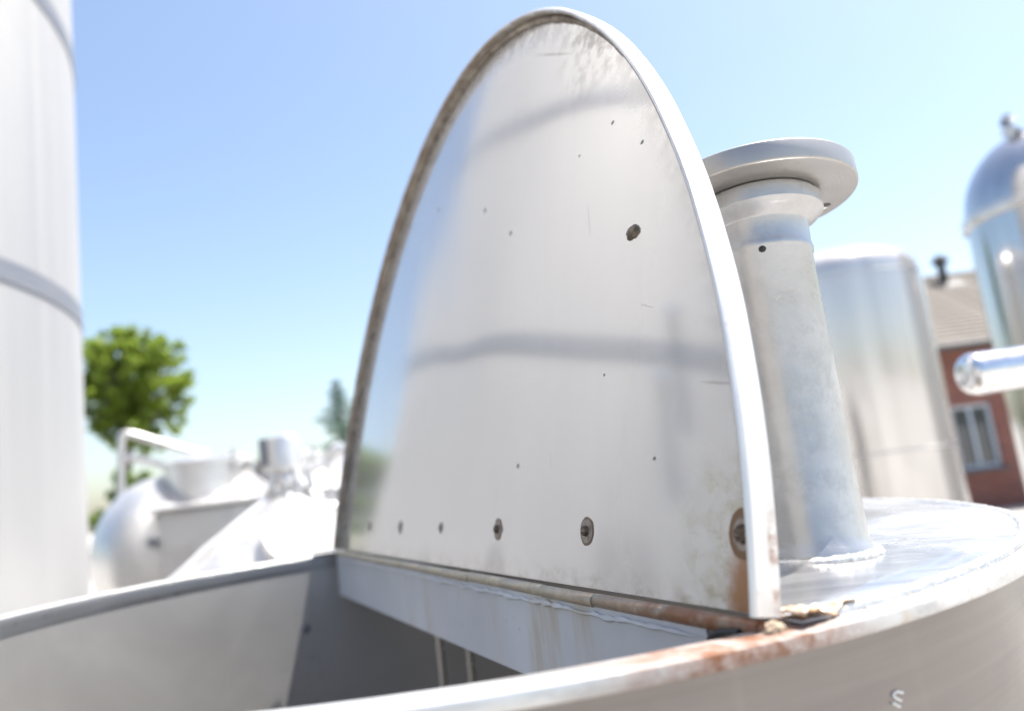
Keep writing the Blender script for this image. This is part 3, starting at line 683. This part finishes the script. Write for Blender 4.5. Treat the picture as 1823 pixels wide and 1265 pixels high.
e_ = Vector((0, -0.35, ze - 0.06)); r_ = Vector((0, ry, rz)); sl_ = (r_ - e_); Ls = sl_.length; sd = sl_.normalized(); nn = Vector((0, -sd.z, sd.y))
NC = 20; step = Ls / NC
cm = sweep('tile_course', [Vector((-0.3, 0, 0)), Vector((W_ + 0.3, 0, 0))], [(sd, nn)] * 2, [(-0.03, 0.022), (-0.03, 0.050), (step, 0.022), (step, 0.006)], smooth=0)
for k in range(NC): obj('tile_course', cm, M_tile, roof, e_ + sd * (step * k))
obj('ridge_cap', tube('ridge_cap', [(-0.3, ry, rz), (W_ + 0.3, ry, rz)], 0.09, 12), M_tile, roof)
obj('gutter', tube('gutter', [(-0.3, -0.42, ze - 0.10), (W_ + 0.3, -0.42, ze - 0.10)], 0.06, 12), flat('zinc', (0.07, 0.07, 0.075), 0.6, 0.2), house)
b = NB('window_glass'); M_glass = b.done((0.035, 0.045, 0.05), 0.04, 0.0, **{'Specular IOR Level': 0.9})
M_pvc = flat('white_frame', (0.42, 0.47, 0.52), 0.45, 0, 0.05, 20, 0.1)
M_curt = flat('grey_curtain', (0.30, 0.36, 0.42), 0.9, 0, 0.2, 4, 0.2)
wn = obj('window', box('window', 0.06, 0.07, wz1 - wz0, 0.006, ((wx0 + wx1) / 2, 0.10, (wz0 + wz1) / 2)), M_pvc, house)
for xx in (wx0 + 0.035, wx1 - 0.035): obj('window_frame', box('window_frame', 0.07, 0.08, wz1 - wz0, 0.006, (xx, 0.095, (wz0 + wz1) / 2)), M_pvc, wn)
for zz in (wz0 + 0.035, wz1 - 0.035): obj('window_frame', box('window_frame', wx1 - wx0 - 0.14, 0.075, 0.07, 0.006, ((wx0 + wx1) / 2, 0.097, zz)), M_pvc, wn)
hw = (wx1 - wx0) / 2 - 0.10
for k in (0, 1):
    cx = wx0 + 0.07 + hw / 2 if k == 0 else wx1 - 0.07 - hw / 2
    obj('pane', box('pane', hw, 0.01, wz1 - wz0 - 0.14, 0, (cx, 0.12, (wz0 + wz1) / 2)), M_glass, wn)
obj('sill', box('sill', wx1 - wx0 + 0.16, 0.2, 0.06, 0.008, ((wx0 + wx1) / 2, -0.02, wz0 - 0.031)), flat('dark_sill', (0.07, 0.075, 0.085), 0.5), house)
vx = at(1690, 470, HY + 2.4); vl = vx - Vector((hx0, HY, 0))
vo = obj('roof_vent', lathe('roof_vent', [(0, -0.35), (0.09, -0.35), (0.09, 0.10), (0.17, 0.12), (0.20, 0.20), (0.10, 0.30), (0.06, 0.34), (0, 0.35)], 20, (vl.x, ry - 0.45, vl.z - 0.02)), M_dark, house)
obj('vent_flashing', box('vent_flashing', 0.6, 0.5, 0.02, 0.004, (vl.x + 0.1, ry - 0.55, vl.z - 0.42), Matrix.Rotation(ang, 4, 'X')), flat('lead_flashing', (0.16, 0.16, 0.165), 0.6, 0.1), vo)

# ------------------------------------------------------------------ tanks at the left, behind the open tank
# lying tank with dished end, housing and ledge
hc = at(300, 985, 5.2)
lt = thing('lying_tank', 'bright lying tank with dished end and flat housing beside the silo', 'tank', (hc.x, hc.y, 0))
RL = 0.52; axl = Vector((0.97, 0.24, 0)).normalized(); sd_ = Vector((-axl.y, axl.x, 0))
prof = []
for k in range(13):
    a = k / 12 * pi / 2; prof.append((-0.46 * cos(a) , RL * sin(a)))
prof += [(0.0, RL), (2.6, RL)]
for k in range(1, 13):
    a = k / 12 * pi / 2; prof.append((2.6 + 0.3 * sin(a), RL * cos(a)))
V = []; F = []; S_ = 56; m = len(prof)
for i in range(S_):
    a = 2 * pi * i / S_
    for t, r in prof: V.append(axl * t + (sd_ * cos(a) + Z * sin(a)) * r + Z * hc.z)
for i in range(S_):
    j = (i + 1) % S_
    for k in range(m - 1): F.append((i * m + k, j * m + k, j * m + k + 1, i * m + k + 1))
obj('body', mesh('body', V, F, 50), M_bright, lt)
rotl = Matrix.Rotation(atan2(axl.y, axl.x), 4, 'Z')
zl = at(400, 889, 4.7).z
for tt, rr_, hh in ((0.30, 0.27, 0.34), (0.84, 0.22, 0.30)):
    mw = obj('manway', lathe('manway', [(rr_, 0), (rr_, hh * 0.72), (rr_ + 0.025, hh * 0.74), (rr_ + 0.025, hh * 0.82), (rr_ * 0.96, hh * 0.86), (rr_ * 0.6, hh * 0.96), (0, hh)], 48, axl * tt - sd_ * 0.12 + Z * zl), M_bright, lt)
    obj('clamp_bolt', tube('clamp_bolt', [axl * (tt + rr_ * 0.7) - sd_ * (0.12 + rr_ * 0.75) + Z * (zl + hh * 0.55), axl * (tt + rr_ * 0.7) - sd_ * (0.12 + rr_ * 0.75) + Z * (zl + hh * 0.98)], 0.018, 10), M_sat, mw)
obj('ledge', box('ledge', 2.0, 1.06, 0.025, 0.006, axl * 1.02 - sd_ * 0.10 + Z * (zl - 0.014), rotl), M_bright, lt)
obj('side_panel', box('side_panel', 1.9, 0.03, 0.55, 0.008, axl * 1.02 - sd_ * 0.56 + Z * (zl - 0.31), rotl), M_sat, lt)
obj('handle_boss', tube('handle_boss', [axl * 0.03 - sd_ * 0.56 + Z * (zl - 0.20), axl * 0.03 - sd_ * 0.60 + Z * (zl - 0.20)], 0.03, 12), M_strap, lt)
for t in (0.4, 2.2):
    obj('saddle', box('saddle', 0.12, 0.8, hc.z - RL + 0.14, 0.01, axl * t + Z * ((hc.z - RL + 0.14) / 2), rotl), M_sat, lt)
# bent pipe rail in front of the tree
def rl(x, y, dpt): return at(x, y, dpt) - Vector((hc.x, hc.y, 0))
rail = obj('pipe_rail', tube('pipe_rail', smoothpts([rl(216, 900, 5.15), rl(216, 850, 5.15), rl(216, 800, 5.15), rl(217, 779, 5.15), rl(228, 772, 5.15), rl(270, 783, 5.2), rl(335, 802, 5.25), rl(400, 815, 5.3)]), 0.027, 12), M_bright, lt)
obj('rail_bar', tube('rail_bar', [rl(217, 813, 5.15), rl(262, 820, 5.2), rl(330, 836, 5.25)], 0.026, 12), M_bright, rail)

# cone topped tank with agitator
ca = at(516, 868, 3.1)
ct = thing('cone_tank', 'cone topped steel tank with agitator motor on a small stand', 'tank', (ca.x, ca.y, 0))
zk = ca.z; rc = 0.62; hcz = 0.40
prof = [(0, 0.03), (rc, 0.03), (rc, zk - hcz - 0.02), (rc + 0.02, zk - hcz - 0.015), (rc + 0.02, zk - hcz + 0.005), (rc, zk - hcz + 0.01), (0.10, zk - 0.035), (0.10, zk), (0.0, zk)]
cb_ = obj('body', lathe('body', prof, 96), M_sat, ct)
for k in range(6):
    a = radians(-75 + 60 * k); e = Vector((cos(a), sin(a), 0))
    obj('rib', tube('rib', [e * 0.09 + Z * (zk - 0.03), e * 0.35 + Z * (zk - 0.19), e * (rc - 0.02) + Z * (zk - hcz + 0.02)], 0.014, 10), M_bright, ct)
def cl_(x, y, dpt): return at(x, y, dpt) - Vector((ca.x, ca.y, 0))
mz = cl_(510, 838, 3.1).z; mt_ = cl_(510, 772, 3.1).z
mo = obj('motor', lathe('motor', [(0, mz - 0.01), (0.045, mz - 0.01), (0.066, mz + 0.01), (0.068, mt_ - 0.03), (0.058, mt_ - 0.008), (0.03, mt_), (0, mt_)], 32, (-0.01, 0, 0)), M_bright, ct)
obj('terminal_box', box('terminal_box', 0.035, 0.06, 0.11, 0.006, (-0.088, 0.0, (mz + mt_) / 2 + 0.01)), M_strap, mo)
for k in range(3):
    a = radians(200 + 120 * k); e = Vector((cos(a), sin(a), 0))
    obj('motor_leg', tube('motor_leg', [e * 0.045 + Z * (mz + 0.005), e * 0.075 + Z * (zk - 0.005)], 0.014, 10), M_bright, ct)
bm = bmesh.new(); bmesh.ops.create_uvsphere(bm, u_segments=24, v_segments=14, radius=0.043); bmesh.ops.translate(bm, verts=bm.verts, vec=(0, -0.02, zk + 0.028))
me = bpy.data.meshes.new('coupling'); bm.to_mesh(me); bm.free(); obj('coupling', finish(me, 60), M_bright, ct)
lv = obj('lever', tube('lever', smoothpts([cl_(556, 868, 3.05), cl_(550, 850, 3.05), cl_(549, 836, 3.05), cl_(560, 829, 3.05), cl_(582, 824, 3.05), cl_(600, 804, 3.05)]), 0.016, 12), M_bright, ct)
p = cl_(604, 801, 3.05); obj('lever_knob', tube('lever_knob', [p + Vector((-0.040, 0, -0.016)), p + Vector((-0.034, 0, -0.012)), p + Vector((-0.01, 0, 0.002)), p + Vector((0.018, 0, 0.004)), p + Vector((0.026, 0, 0.004))], lambda i: (0.01, 0.022, 0.031, 0.026, 0.01)[i], 16), M_bright, lv)
p = cl_(584, 826, 3.05); obj('lever_post', tube('lever_post', [p, Vector((p.x, p.y, zk - 0.08))], 0.010, 10), M_bright, lv)
# round manhole on the cone
a = radians(-62); e = Vector((cos(a), sin(a), 0)); tn = Vector((-sin(a), cos(a), 0)); sdn = (e * (rc - 0.10) + Z * (-(hcz - 0.045))).normalized(); nrmc = tn.cross(sdn).normalized()
if nrmc.z < 0: nrmc = -nrmc
cpos = e * 0.36 + Z * (zk - 0.205) + nrmc * 0.02
path = [cpos + (tn * cos(t) * 0.17 + sdn * sin(t) * 0.20) for t in [2 * pi * k / 64 for k in range(64)]]
fr_ = [((p - cpos).normalized(), nrmc) for p in path]
mh = obj('manhole_ring', sweep('manhole_ring', path, fr_, rprof(-0.008, 0.008, -0.02, 0.02, 0.005), closed=True), M_bright, ct)
obj('manhole_lid', mesh('manhole_lid', [cpos + nrmc * 0.035] + [cpos + nrmc * 0.012 + (p - cpos) * 0.95 for p in path], [(0, 1 + k, 1 + (k + 1) % 64) for k in range(64)], 60), M_pol, mh)

# ------------------------------------------------------------------ vegetation
def leaf_mat(name, a, c2):
    b = NB(name); oi = b.n('ShaderNodeNewGeometry'); rnd = oi.outputs['Random Per Island']
    col = b.mix(rnd, a, c2)
    b.done(col, 0.5, 0)
    tr = b.n('ShaderNodeBsdfTranslucent'); b.l(b.mix(rnd, tuple(x * 1.5 for x in a), tuple(x * 1.7 for x in c2)), tr.inputs[0])
    mx = b.n('ShaderNodeMixShader'); mx.inputs[0].default_value = 0.62
    b.l(b.p.outputs[0], mx.inputs[1]); b.l(tr.outputs[0], mx.inputs[2]); b.l(mx.outputs[0], b.t.nodes['Material Output'].inputs[0])
    return b.m
M_leaf = leaf_mat('spring_leaf', (0.11, 0.17, 0.02), (0.22, 0.28, 0.04))
M_need = leaf_mat('conifer_needle', (0.030, 0.075, 0.045), (0.065, 0.12, 0.06))
M_bushl = leaf_mat('bush_leaf', (0.07, 0.12, 0.02), (0.13, 0.18, 0.03))
M_bark = flat('bark', (0.10, 0.08, 0.06), 0.9, 0, 0.4, 12, 0.8, 0.02)

def leaves(name, clumps, per, size, seed, flatz=0.8):
    rnd = random.Random(seed); V = []; F = []
    for c, r in clumps:
        for _ in range(per):
            d = Vector((rnd.gauss(0, 1), rnd.gauss(0, 1), rnd.gauss(0, 1))).normalized() * (rnd.random() ** 0.5)
            p = c + Vector((d.x * r, d.y * r, d.z * r * flatz))
            t = Vector((rnd.gauss(0, 1), rnd.gauss(0, 1), rnd.gauss(0, 0.6))).normalized(); n = t.orthogonal(); n.rotate(Matrix.Rotation(rnd.random() * 6.28, 3, t))
            s = size * (0.6 + 0.8 * rnd.random()); i = len(V)
            V += [p - t * s, p + n * s * 0.5, p + t * s, p - n * s * 0.5]; F.append((i, i + 1, i + 2, i + 3))
    me = bpy.data.meshes.new(name); me.from_pydata(V, [], F); me.update(); return me

def broad_tree(name, label, base, ctr, rx, rz_, seed, ncl=120, per=210, size=0.11, mat=None, group=None):
    rnd = random.Random(seed); t = thing(name, label, 'tree', base, group); c = ctr - base
    trunk = []
    def limb(a, b2, r0, r1):
        trunk.append(([a, a.lerp(b2, 0.5) + Vector((rnd.gauss(0, 0.05), rnd.gauss(0, 0.05), 0.05)), b2], r0, r1))
    fork = Vector((c.x * 0.6, 0, c.z - rz_ * 0.75)); limb(Vector((0, 0, -0.1)), fork, 0.28, 0.2)
    cl = []
    for k in range(ncl):
        for _ in range(30):
            d = Vector((rnd.uniform(-1, 1), rnd.uniform(-1, 1), rnd.uniform(-1, 1)))
            if 0.30 < d.length < 1: break
        lump = 0.85 + 0.25 * noise.noise(d * 2.2 + Vector((seed, 0, 0)))
        p = c + Vector((d.x * rx * lump, d.y * rx * lump, d.z * rz_ * lump))
        if noise.noise(d * 2.6 + Vector((seed * 3, 1, 0))) < -0.13: continue
        cl.append((p, rx * rnd.uniform(0.06, 0.14)))
        if k % 4 == 0: limb(fork.lerp(c, rnd.uniform(0, 0.7)), p, 0.07, 0.02)
    V = []; F = []
    for pts, r0, r1 in trunk:
        me = tube('x', smoothpts(pts, 4), lambda i: r0 + (r1 - r0) * min(1, i / 8), 8)
        o = len(V); V += [v.co.copy() for v in me.vertices]; F += [tuple(o + i for i in p.vertices) for p in me.polygons]; bpy.data.meshes.remove(me)
    obj('trunk', mesh('trunk', V, F, 60), M_bark, t)
    obj('crown', leaves('crown', cl, per, size, seed), mat or M_leaf, t)
    return t
tc = at(240, 690, 34); 
broad_tree('leafy_tree', 'round crowned green tree beside the silo', Vector((at(212, 900, 34).x, 34, 0)), tc, 2.8, 3.35, 11, 720, 60, 0.10)

def conifer(name, label, top, h, r, seed):
    rnd = random.Random(seed); base = Vector((top.x, top.y, 0)); t = thing(name, label, 'tree', base)
    obj('trunk', tube('trunk', [(0, 0, 0), (0, 0, h * 0.5), (0, 0, h)], lambda i: (0.16, 0.09, 0.015)[i], 8), M_bark, t)
    V = []; F = []; tiers = 17
    for k in range(tiers):
        f = k / (tiers - 1); z0 = h * (0.10 + 0.88 * f); L0 = r * (1 - f) ** 0.85 * rnd.uniform(0.75, 1.15) + 0.12
        for bnum in range(8):
            a = rnd.uniform(0, 6.28); L1 = L0 * rnd.uniform(0.6, 1.15); e = Vector((cos(a), sin(a), 0)); tn = Vector((-sin(a), cos(a), 0))
            for q in range(70):
                s = rnd.random() ** 0.7; p = e * (L1 * s) + Z * (z0 - 0.28 * L1 * s + 0.16 * L1 * s * s) + tn * rnd.gauss(0, 0.09 + 0.10 * (1 - s) * L1) + Z * rnd.gauss(0, 0.07)
                d = (e * rnd.uniform(0.2, 1) + tn * rnd.uniform(-1, 1) + Z * rnd.uniform(-0.5, 0.2)).normalized(); n = d.orthogonal().normalized(); sz = rnd.uniform(0.07, 0.15); i = len(V)
                V += [p - d * sz, p + n * sz * 0.32, p + d * sz, p - n * sz * 0.32]; F.append((i, i + 1, i + 2, i + 3))
    me = bpy.data.meshes.new('crown'); me.from_pydata(V, [], F); me.update(); obj('crown', me, M_need, t)
ctop = at(597, 678, 42); conifer('spruce_tree', 'narrow dark spruce standing behind the raised lid', ctop, ctop.z, 4.0, 5)

def bush(name, label, px, py, dpt, rx, seed, group=None):
    c = at(px, py, dpt); t = thing(name, label, 'bush', (c.x, c.y, 0), group); rnd = random.Random(seed); cl = []; H = c.z
    for k in range(46):
        a = rnd.uniform(0, 6.28); r_ = rx * sqrt(rnd.random()); z = H * rnd.uniform(0.1, 1) * sqrt(max(0.05, 1 - (r_ / rx) ** 2)); cl.append((Vector((r_ * cos(a), r_ * sin(a) * 0.6, z)), 0.42))
    obj('foliage', leaves('foliage', cl, 150, 0.11, seed), M_bushl, t)
    obj('stem', tube('stem', [(0, 0, 0), (0.02, 0, H * 0.6)], 0.05, 8), M_bark, t)
bush('bush', 'low green bush left of the lying tank beneath the round crowned tree', 245, 826, 30, 1.9, 21)
bush('bush', 'low green bush behind the cone topped tank, next to the raised lid', 600, 828, 34, 2.6, 22)

ht = Vector((0, 0, 0)) + Vector((cos(radians(124.3)), sin(radians(124.3)), 0)) * 36
broad_tree('leafy_tree', 'pale green tree hidden behind the silo, mirrored low in the lid', Vector((ht.x, ht.y, 0)), Vector((ht.x, ht.y, 4.6)), 2.6, 2.6, 31, 200, 120, 0.13)
